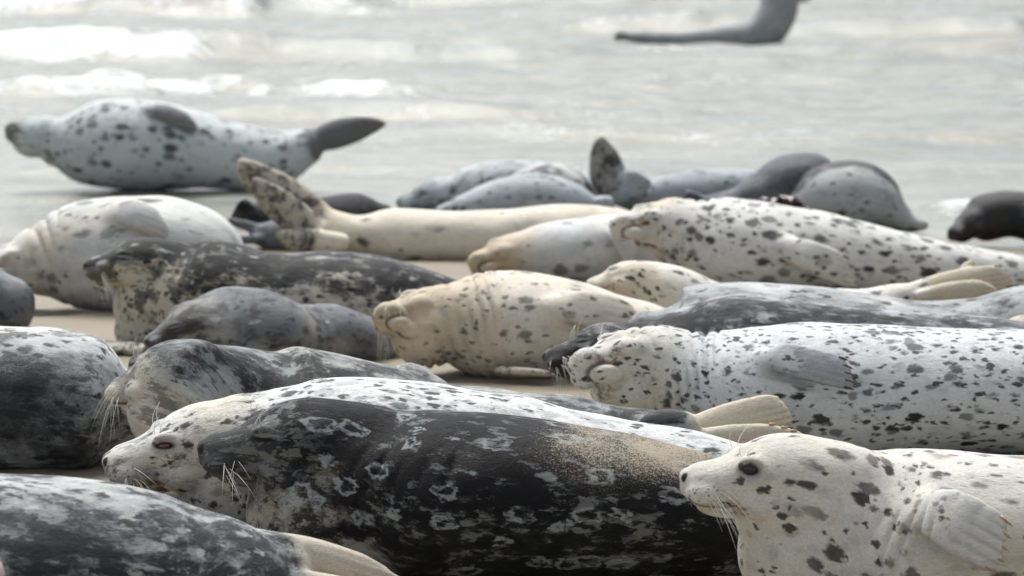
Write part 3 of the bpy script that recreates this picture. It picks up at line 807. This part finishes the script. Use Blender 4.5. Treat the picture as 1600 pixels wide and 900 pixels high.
# near grey seal, bottom left
seal('grey flecked seal showing its back and cream hind flippers, bottom left corner',
     [g(-620, 900, 6.25), g(-480, 800, 6.3), g(-300, 750, 6.35), g(-100, 736, 6.42), g(40, 744, 6.48), g(160, 760, 6.52), g(270, 782, 6.58), g(360, 806, 6.62, zb=.03), c(440, 892, 56, 6.68)],
     H_(-610, 890, 6.25, -820, 930, 6.22, up=(0, 0, 1)), dors=(0, -.98, -.12), seed=14,
     mat=seal_mat(14, base=(.60, .61, .59), grey=(.17, .19, .195), grey_off=.10, grey_k=.20, grey_s=9, dark=(.013, .014, .017), mot_k=.12, mot_off=-.06, mot_s=19, flecks=.34, sp_den=.25, stretch=.62, fine=.92, fine_s=34, fine_pale=.8, tail=(.52, .46, .37), crease=.4),
     flippers=[dict(root=(385, 838, 6.64), tip=(665, 925, 6.80), w=27, t=.034, slant=.3), dict(root=(425, 905, 6.6), tip=(690, 985, 6.7), w=34, t=.03, slant=.2)], tail=0)
seal('pale pinkish seal, only its blurred tip at the lower left edge',
     [c(-22, 898, 34, 5.75), c(-110, 910, 80, 5.72), g(-240, 860, 5.7), g(-420, 850, 5.7), g(-640, 880, 5.7), c(-900, 1080, 30, 5.7)], None, seed=15,
     mat=seal_mat(15, base=(.62, .48, .42), buff=(.62, .47, .38), sp_den=.1), tail=.2)
# grey seal with whiskers, head turned away
seal('long grey mottled seal with cream throat, drooping whiskers and pale hind flippers',
     [c(315, 594, 62, 8.55), c(360, 615, 82, 8.6), g(420, 536, 8.65), g(520, 553, 8.7), g(600, 572, 8.7), g(700, 601, 8.7), g(800, 611, 8.7), g(930, 625, 8.7), g(1010, 636, 8.7, zb=.06), c(1070, 665, 24, 8.7)],
     H_(312, 586, 8.46, 182, 606, 8.66, up=(.1, .35, .95), cut=-.1), dors=(0, -.75, .65), lump=.004, seed=16,  # dark back tone turned to camera, so the skylit top is painted paler
     mat=seal_mat(16, base=(.52, .515, .485), grey=(.19, .21, .21), buff=(.60, .52, .38), buff_off=.0, grey_off=.0, grey_k=.20, mot_off=-.16, mot_k=.20, mot_s=14, sp_den=.3, sp2_den=.25, fine=.6, tail=(.56, .50, .39), rust=.3),
     blobs=[(275, 640, 78, 8.55), (1045, 668, 30, 8.62, (1.7, .8, 1)), (640, 612, 48, 8.84, (1.0, .5, 1.0)), (662, 622, 46, 8.84, (1.0, .5, .9))], whisk=dict(n=12, len=.105, droop=1.0), tail=0,
     flippers=[dict(root=(1062, 674, 8.68), tip=(1236, 636, 8.72), w=25, t=.026, slant=.1, fan=.1), dict(root=(1070, 684, 8.62), tip=(1262, 672, 8.64), w=15, t=.018, slant=.3, claws=True, pale=True, claw=.02)])
# flank at left edge
seal('grey-white spotted flank with a black blotch, cut off by the left edge',
     [c(-520, 640, 60, 8.9), g(-430, 570, 8.9), g(-280, 520, 8.9), g(-120, 508, 8.95), g(20, 512, 8.97), g(90, 513, 8.98), g(150, 532, 8.98), c(195, 640, 62, 8.98)],
     H_(-520, 630, 8.9, -690, 660, 8.88, up=(0, 0, 1)), dors=(0, -.85, -.55), seed=17,
     mat=seal_mat(17, base=WHITE, grey=(.13, .145, .16), grey_off=.02, grey_k=.32, grey_s=7, dark=(.02, .02, .022), mot_k=.16, mot_off=-.20, mot_s=14, sp_den=.42, sp_s=22, stretch=.6, fine=.75, fine_s=34, patch_grain=.9, patch=(.012, .012, .012)),
     patch=((0, 640, 8.76), (.30, .22, .22)), tail=0)
# big spotted seal lying on its side
seal('large white seal covered in small black spots, lying on its side, flipper on its belly',
     [c(1035, 566, 62, 9.2), c(1085, 595, 90, 9.2), g(1150, 509, 9.2), g(1250, 505, 9.2), g(1400, 510, 9.2), g(1550, 514, 9.2), g(1700, 527, 9.2), g(1840, 565, 9.2), g(1960, 625, 9.2), c(2040, 670, 22, 9.2)],
     H_(1042, 562, 9.2, 886, 570, 9.10, up=(-.15, .95, .30)), dors=BELLY, seed=18, under=True,
     mat=seal_mat(18, under=True, base=(.60, .62, .62), buff=(.58, .53, .42), buff_off=-.10, sp_s=31, sp_r=.40, sp_den=.62, sp2_s=58, sp2_den=.55, flip=(.30, .32, .34), rust=.9, dotty=1.0),
     blobs=[(960, 604, 40, 9.16), (990, 612, 52, 9.17), (1015, 628, 60, 9.2)], whisk=dict(n=16, len=.085, droop=.8), voxel=.0055, folds=[(.13, .42, .042, .013, -1.2, .6, -.55)],
     flippers=[dict(root=(1172, 556, 9.10), tip=(1338, 592, 8.965), w=25, t=.022, lay=1, lift=.055, slant=.15, claws=True, claw=.03)])
# dark head behind it
seal('dark mottled grey seal with black muzzle, squeezed behind the large spotted seal',
     [c(975, 552, 50, 9.7), c(1020, 565, 75, 9.72), g(1085, 474, 9.75), g(1150, 460, 9.75), g(1260, 474, 9.75), g(1400, 485, 9.75), g(1560, 498, 9.72), g(1680, 530, 9.7), c(1760, 590, 24, 9.65)],
     H_(985, 545, 9.7, 848, 556, 9.66, up=(0, .25, 1)), dors=(0, -.95, .2), seed=19,
     mat=seal_mat(19, spec=.16, base=(.56, .57, .57), grey=(.26, .28, .29), grey_off=.12, grey_k=.10, mot_k=.05, mot_off=-.025, head_k=.6, mot_s=8, dark=(.014, .014, .015), flecks=.22, sp_den=.2, fine=.8, rust=0, dotty=0),
     whisk=dict(n=18, len=.085, droop=.5))
seal('pale seal muzzle with whiskers at the right edge behind the dark mottled seal',
     [c(1690, 508, 46, 10.06), g(1780, 455, 10.06), g(1900, 455, 10.06), g(2080, 470, 10.06), g(2250, 530, 10.06), c(2400, 590, 20, 10.06)],
     H_(1690, 508, 10.06, 1572, 505, 10.04, up=(0, .3, 1)), seed=20, mat=seal_mat(20, base=CREAM, buff=TAN, sp_den=.4), whisk=dict(n=10, len=.07))
seal('smooth grey seal back with tan ridge between the hind flippers and the dark mottled seal',
     [c(1955, 540, 40, 10.45), g(1850, 450, 10.45), g(1720, 432, 10.45), g(1610, 446, 10.43), g(1520, 465, 10.42), g(1420, 468, 10.4), g(1320, 456, 10.4), g(1220, 445, 10.4), g(1130, 440, 10.4), g(1060, 458, 10.4), c(1005, 520, 34, 10.42)],
     H_(1960, 535, 10.45, 2090, 560, 10.45, up=(0, 0, 1)), dors=(0, .6, .8), seed=21, mat=seal_mat(21, base=(.58, .59, .58), grey=(.26, .28, .28), grey_off=.18, buff=(.44, .38, .28), buff_off=.0, sp_den=.12, sp2_den=.1, mot_off=-.12, fine=.5), tail=0)
# tan seal
seal('tan seal asleep on its side, wrinkled throat and long whiskers, centre of the beach',
     [c(695, 500, 58, 10.7), c(735, 505, 80, 10.73), g(790, 420, 10.75), g(870, 434, 10.76), g(950, 459, 10.78), g(1030, 485, 10.8), g(1110, 530, 10.82), c(1170, 575, 18, 10.84)],
     H_(716, 490, 10.7, 582, 491, 10.64, up=(-.1, .92, .38)), dors=(0, .9, .45), seed=22, under=True,
     mat=seal_mat(22, under=True, base=(.65, .59, .49), buff=(.55, .46, .33), buff_off=.02, dark=(.045, .04, .035), sp_s=24, sp_den=.34, sp2_den=.28, sp_str=.85, rust=.4, dotty=.2),
     blobs=[(668, 518, 60, 10.68)], whisk=dict(n=12, len=.125, droop=1.2, r=.0009), folds=[(.10, .46, .05, .014, -1.2, .6, -.6)],
     flippers=[dict(root=(842, 474, 10.66), tip=(1010, 508, 10.50), w=28, t=.026, lay=1, slant=.2), dict(root=(770, 578, 10.56), tip=(868, 584, 10.5), w=14, t=.016, twist=80)])
seal('brownish-grey seal with round head tucked low, between tan seal and whiskered grey seal',
     [c(300, 512, 46, 10.52), g(340, 446, 10.6, 1.0), g(395, 452, 10.68), g(455, 476, 10.85), g(520, 474, 11.0), g(580, 496, 11.12), c(640, 540, 24, 11.2)],
     H_(318, 505, 10.52, 226, 533, 10.42, up=(.2, .1, 1)), seed=23,
     mat=seal_mat(23, base=(.42, .40, .37), grey=(.11, .12, .13), grey_off=.16, grey_k=.1, dark=(.035, .028, .025), mot_off=-.08, head_k=.10, mot_s=12, sp_den=.1, flecks=.18, rust=.2, rough=.42),
     whisk=dict(n=10, len=.08), tail=.1)
seal('black-backed seal with spotted buff throat and raised head, left of centre',
     [c(250, 425, 56, 11.5), c(285, 455, 82, 11.5), g(345, 377, 11.5), g(420, 391, 11.5), g(500, 390, 11.5), g(580, 402, 11.52), g(660, 422, 11.55), g(760, 455, 11.58), c(840, 500, 16, 11.6)],
     H_(262, 412, 11.5, 131, 414, 11.42, up=(0, -.05, 1)), seed=24,
     mat=seal_mat(24, spec=.16, base=(.54, .51, .43), buff=(.50, .45, .34), buff_off=.1, dark=(.016, .016, .016), mot_k=.26, mot_off=-.06, mot_s=14, sp_den=.80, sp_s=22, sp_r=.44, sp2_den=.5, flecks=.34, rust=.4, fine=.8, fine_s=24, fine_pale=.5, fine_c=(.38,.38,.36)),
     blobs=[(238, 478, 62, 11.48), (226, 515, 48, 11.46)], whisk=dict(n=12, len=.11, droop=1.0, r=.0009),
     flippers=[dict(root=(235, 548, 11.22), tip=(122, 538, 11.32), w=26, t=.02, wdir=(0, 1, .1))])
seal('dark grey rounded rump cut off by the left edge beside wet sand',
     [c(-480, 470, 36, 11.8), g(-420, 425, 11.8), g(-300, 395, 11.8), g(-160, 388, 11.8), g(-50, 402, 11.8), c(12, 478, 48, 11.8)], H_(-480, 465, 11.8, -600, 480, 11.8), seed=25,
     mat=seal_mat(25, base=(.40, .41, .41), grey=(.10, .105, .11), grey_off=.12, grey_k=-.1, dark=(.02, .02, .02), mot_off=-.05, sp_den=.2), tail=0)
seal('white-grey seal on its side at the left edge, flipper folded on top',
     [c(62, 408, 56, 12.6), c(105, 402, 80, 12.6), g(165, 309, 12.6), g(235, 304, 12.62), g(282, 314, 12.75), g(312, 334, 13.0), c(322, 368, 30, 13.2), c(327, 380, 14, 13.35)],
     H_(75, 408, 12.6, -42, 420, 12.52, up=(-.1, .93, .35)), dors=BELLY, seed=26, under=True,
     mat=seal_mat(26, under=True, base=(.64, .64, .61), grey=(.33, .34, .34), grey_off=-.05, grey_k=-.1, buff=(.58, .48, .33), sp_den=.3, sp_s=18, sp2_den=.12, sp_str=.8), folds=[(.15, .4, .06, .012, -1.2, .6, -.4)],
     flippers=[dict(root=(162, 326, 12.50), tip=(268, 360, 12.36), w=23, t=.028, lay=1, slant=.3)], tail=.06)
# middle right group
seal('small pale seal with tan muzzle, cream hind flippers raised',
     [c(1000, 440, 36, 11.2), c(1045, 462, 52, 11.2), g(1110, 438, 11.25), g(1220, 446, 11.3), g(1330, 452, 11.35), c(1400, 468, 26, 11.4), c(1445, 458, 18, 11.4)],
     H_(1012, 437, 11.2, 914, 444, 11.15, up=(0, .6, .8)), seed=27, under=True,
     mat=seal_mat(27, under=True, base=(.66, .63, .56), buff=(.52, .43, .29), buff_off=-.05, sp_den=.3, sp2_den=.3, tail=(.52, .46, .35), rust=.8),
     flippers=[dict(root=(1425, 452, 11.4), tip=(1582, 430, 11.42), w=20, t=.034, claws=True, claw=.03, slant=.1), dict(root=(1430, 462, 11.34), tip=(1560, 446, 11.3), w=14, t=.024, slant=.2), dict(root=(1500, 440, 11.44), tip=(1517, 404, 11.46), w=9, t=.018)], tail=0)
seal('cream seal with black spots on its side, snub muzzle, clawed flipper on its flank',
     [c(1050, 357, 52, 13.0), c(1092, 376, 70, 13.0), g(1150, 309, 13.0), g(1250, 324, 13.0), g(1350, 349, 13.0), g(1480, 378, 13.0), g(1620, 404, 13.0), g(1740, 425, 13.0), c(1830, 440, 12, 13.0)],
     H_(1062, 352, 13.0, 952, 350, 12.92, up=(-.1, .9, .42)), dors=BELLY, seed=28, under=True,
     mat=seal_mat(28, under=True, base=(.62, .61, .57), buff=(.56, .48, .35), buff_off=-.12, sp_s=23, sp_r=.40, sp_den=.56, sp2_den=.4, rust=.8),
     folds=[(.12, .4, .05, .012, -1.2, .6, -.5)], flippers=[dict(root=(1208, 382, 12.90), tip=(1345, 428, 12.76), w=24, t=.026, lay=1, lift=.06, claws=True, claw=.036)])
seal('white-grey seal with tan snout, lying between cream seals',
     [c(815, 400, 40, 13.4), c(850, 398, 52, 13.4), g(900, 341, 13.42), g(980, 337, 13.45), g(1080, 350, 13.5), g(1180, 380, 13.5), c(1260, 420, 14, 13.5)],
     H_(832, 394, 13.4, 730, 408, 13.34, up=(0, .85, .5)), dors=BELLY, seed=29, under=True,
     mat=seal_mat(29, under=True, base=(.64, .65, .64), grey=(.36, .38, .39), grey_off=-.08, grey_k=-.1, buff=(.54, .42, .26), sp_den=.25, sp_s=20, sp2_den=.1, sp_str=.7),
     flippers=[dict(root=(955, 355, 13.27), tip=(990, 410, 13.22), w=15, t=.026, lay=1)])
seal('long cream seal with raised mottled hind flippers',
     [c(1010, 372, 38, 14.3), g(940, 322, 14.3), g(880, 319, 14.28), g(790, 326, 14.24), g(700, 330, 14.2), g(610, 326, 14.2), g(555, 334, 14.2, zb=.02), c(505, 358, 34, 14.2)],
     H_(1000, 372, 14.3, 1080, 385, 14.3), seed=30, dors=(0, .9, .4),
     mat=seal_mat(30, base=(.66, .60, .49), buff=(.60, .50, .36), buff_off=.05, sp_den=.2, sp_s=16, sp2_den=.06, tail=(.40, .36, .29), rust=0, tail_mot=.9),
     flippers=[dict(root=(520, 356, 14.2), tip=(366, 258, 14.15), w=34, t=.06, slant=.1, fan=-.45), dict(root=(500, 366, 14.1), tip=(386, 286, 14.06), w=28, t=.04, slant=.2, fan=-.4), dict(root=(545, 378, 14.05), tip=(428, 378, 14.0), w=19, t=.04, claws=True, pale=True)], tail=0)
# far row
seal('black seal whose back shows behind the raised hind flippers',
     [c(598, 342, 24, 15), g(562, 302, 15), g(505, 308, 15), g(440, 312, 15), c(402, 338, 24, 15)], None, seed=31,
     mat=seal_mat(31, spec=.16, base=(.3, .3, .3), grey=(.05, .05, .055), grey_off=.3, dark=(.018, .018, .02), mot_off=.02, flecks=.12, sp_den=.1), tail=.12)
seal('slate grey seal low on the sand under the raised hind flippers',
     [c(560, 385, 14, 14.62), c(500, 372, 24, 14.62), c(430, 369, 27, 14.6), c(405, 366, 18, 14.6)], None, seed=32,
     mat=seal_mat(32, base=(.20, .22, .24), grey=(.12, .135, .15), grey_off=.3, dark=(.04, .045, .05), sp_den=.05), tail=0,
     flippers=[dict(root=(415, 358, 14.6), tip=(352, 346, 14.58), w=8, t=.018), dict(root=(412, 372, 14.55), tip=(358, 378, 14.5), w=7, t=.018, curl=-.1)])
seal('pale blue-grey seal with darker head at left, at the water line',
     [c(695, 310, 24, 16.8), g(735, 262, 16.8), g(775, 251, 16.8), g(840, 252, 16.8), g(900, 268, 16.8), c(960, 300, 14, 16.8)],
     H_(706, 304, 16.8, 620, 314, 16.72), seed=33, mat=seal_mat(33, base=(.50, .53, .54), grey=(.20, .225, .24), grey_off=.02, head_k=.08, mot_off=-.16, sp_den=.3, fine=.3, buff_head=-.2, buff_off=-.5, rust=0))
seal('black and white blotched seal back among the grey seals at the water line',
     [c(925, 322, 12, 16.42), g(905, 280, 16.42), g(872, 256, 16.42), g(830, 262, 16.42), g(780, 290, 16.42), c(740, 320, 10, 16.42)], None, seed=34,
     mat=seal_mat(34, base=(.58, .58, .56), dark=(.025, .025, .03), mot_off=-.02, mot_s=9, sp_den=.3), tail=0)
seal('smooth pale grey seal back in front of the blotched seal at the water line',
     [c(690, 332, 12, 16.0), g(735, 299, 16.0), g(790, 277, 16.0), g(845, 271, 16.0), g(895, 287, 16.0), c(930, 325, 14, 16.0)], None, seed=35,
     mat=seal_mat(35, base=(.46, .49, .50), grey=(.36, .39, .41), grey_off=.1, sp_den=.16, sp2_den=.2, fine=.25, buff_off=-.5), tail=.1)
seal('grey seal with dark mottled hind flippers raised like a peak',
     [c(1290, 320, 14, 16.5), g(1240, 285, 16.5), g(1180, 266, 16.5), g(1120, 263, 16.5), g(1060, 272, 16.5), g(1005, 284, 16.5), c(968, 304, 20, 16.5)], H_(1282, 308, 16.5, 1362, 322, 16.5), seed=36,
     mat=seal_mat(36, base=(.42, .45, .48), grey=(.24, .265, .29), grey_off=.1, sp_den=.1, buff_off=-.5, tail=(.30, .29, .27), tail_mot=.95, mot_off=-.2), tail=0,
     flippers=[dict(root=(962, 312, 16.45), tip=(932, 214, 16.4), w=31, t=.05, slant=.1, fan=-.6), dict(root=(958, 312, 16.38), tip=(1008, 270, 16.36), w=22, t=.05, slant=.2)])
seal('dark slate seal with smooth rounded back at the water line',
     [c(1318, 305, 22, 16.05), g(1278, 243, 16.05, .9), g(1235, 240, 16.05, .9), g(1195, 264, 16.05, 1.0), g(1150, 291, 16.05), c(1095, 318, 12, 16.05)], H_(1318, 302, 16.05, 1392, 322, 16.05), seed=37,
     mat=seal_mat(37, base=(.12, .135, .15), grey=(.075, .085, .10), grey_off=.2, dark=(.03, .034, .04), sp_den=.15, fine=.4, buff_off=-.6, rough=.4), tail=.1)
seal('pale seal with dark-rimmed rounded back, right of the slate seal',
     [c(1232, 330, 14, 15.6), g(1262, 282, 15.6), g(1300, 255, 15.6), g(1340, 252, 15.6), g(1372, 272, 15.6), g(1396, 305, 15.6), g(1425, 335, 15.6), c(1445, 352, 9, 15.6)], None, seed=38, dors=(0, .3, 1),
     mat=seal_mat(38, base=(.40, .42, .42), grey=(.46, .45, .40), grey_off=-.1, dark=(.03, .03, .03), mot_k=1.1, mot_off=-.68, mot_s=9, sp_den=.1, sp2_den=.1, fine=.25), tail=0)
seal('black seal head curled down on the sand at the right edge',
     [c(1540, 340, 38, 15.0), c(1580, 334, 38, 15.0), g(1640, 306, 15.0), g(1740, 312, 15.0), g(1850, 330, 15.0), c(1980, 362, 14, 15.0)],
     H_(1545, 340, 15.0, 1482, 362, 14.86, up=(-.6, 0, .8)), seed=39,
     mat=seal_mat(39, base=(.42, .44, .46), grey=(.05, .05, .055), grey_off=.12, dark=(.014, .013, .013), mot_off=-.06, head_k=.55, sp_den=.2, rough=.42, rust=0, dotty=0))
seal('spotted pale seal stretched at the water edge, dark hind flippers lifted, far left',
     [c(92, 222, 40, 18), c(128, 226, 60, 18), g(190, 154, 18), g(270, 162, 18), g(345, 188, 18), g(420, 202, 18), c(480, 229, 29, 18)],
     H_(92, 216, 18, 8, 200, 17.95, up=(-.3, .85, .4), fat=1.15), dors=BELLY, seed=40, under=True,
     mat=seal_mat(40, under=True, base=(.48, .51, .51), dark=(.045, .05, .055), buff_off=-.2, sp_den=.60, sp_s=20, sp_r=.42, sp2_den=.2, tail=(.12, .12, .12), flip=(.13, .13, .13), head_dark=.6, muzzle=(.15, .14, .12), buff_head=-.3, grey=(.20, .20, .19), rust=0),
     flippers=[dict(root=(222, 168, 17.84), tip=(312, 202, 17.76), w=13, t=.034, lay=1), dict(root=(478, 226, 18), tip=(602, 184, 18), w=24, t=.055, slant=.2, fan=-.45)], tail=0, blobs=[(50, 214, 33, 17.97)])
seal('dark grey seal upright in the shallow surf, head out of the top of the picture',
     [c(1220, -6, 29, 36.5), c(1213, 24, 31, 36.5), c(1190, 52, 30, 36.5), c(1145, 60, 23, 36.5), c(1085, 62, 16, 36.5), c(1030, 61, 11, 36.5), c(985, 58, 8, 36.5)],
     H_(1222, -12, 36.5, 1268, -8, 36.4), seed=41,
     mat=seal_mat(41, base=(.34, .34, .34), grey=(.23, .245, .25), grey_off=.10, dark=(.08, .08, .08), sp_den=.1, buff_off=-.4, rust=0), tail=.2, voxel=.016, group='seals in the water')

# ------------------------------------------------------------------ seaweed washed up behind the cream seal
MAT_KELP = simple_mat('wet_kelp', (.035, .016, .010), .28, .5, .6, 30.0)
rk = random.Random(5)
kv, kf = [], []
for i in range(46):
    px = rk.uniform(1162, 1262); p0 = at(px, 330, 15.15); p0[2] = rk.uniform(.0, .05)
    hgt = .10 * math.exp(-((px - 1215) / 45) ** 2) + .05
    a = rk.uniform(0, 6.28); b0 = len(kv); ln = rk.uniform(.12, .26); w = rk.uniform(.02, .045); tw = rk.uniform(-2, 2)
    for k in range(9):
        t = k / 8
        ctr = Vector((p0[0] + math.cos(a) * ln * (t - .5), p0[1] + math.sin(a) * ln * .5 * (t - .5), p0[2] + hgt * math.sin(math.pi * t) + .012 * math.sin(t * 17 + i)))
        ang = a + math.pi / 2 + tw * t
        sd = Vector((math.cos(ang), math.sin(ang), .2 * math.sin(t * 9 + i))) * w * math.sin(math.pi * (.12 + .8 * t))
        up = Vector((0, 0, .004))
        kv += [tuple(ctr + sd + up), tuple(ctr - sd + up), tuple(ctr - sd - up), tuple(ctr + sd - up)]
    for k in range(8):
        q = b0 + k * 4
        for j in range(4): kf.append((q + j, q + (j + 1) % 4, q + 4 + (j + 1) % 4, q + 4 + j))
    kf.append((b0 + 3, b0 + 2, b0 + 1, b0)); q = b0 + 32; kf.append((q, q + 1, q + 2, q + 3))
ko = mesh_obj('seaweed_clump', kv, kf, MAT_KELP)
ko['label'] = 'dark reddish-brown seaweed heap behind the back of the cream spotted seal'; ko['category'] = 'seaweed'
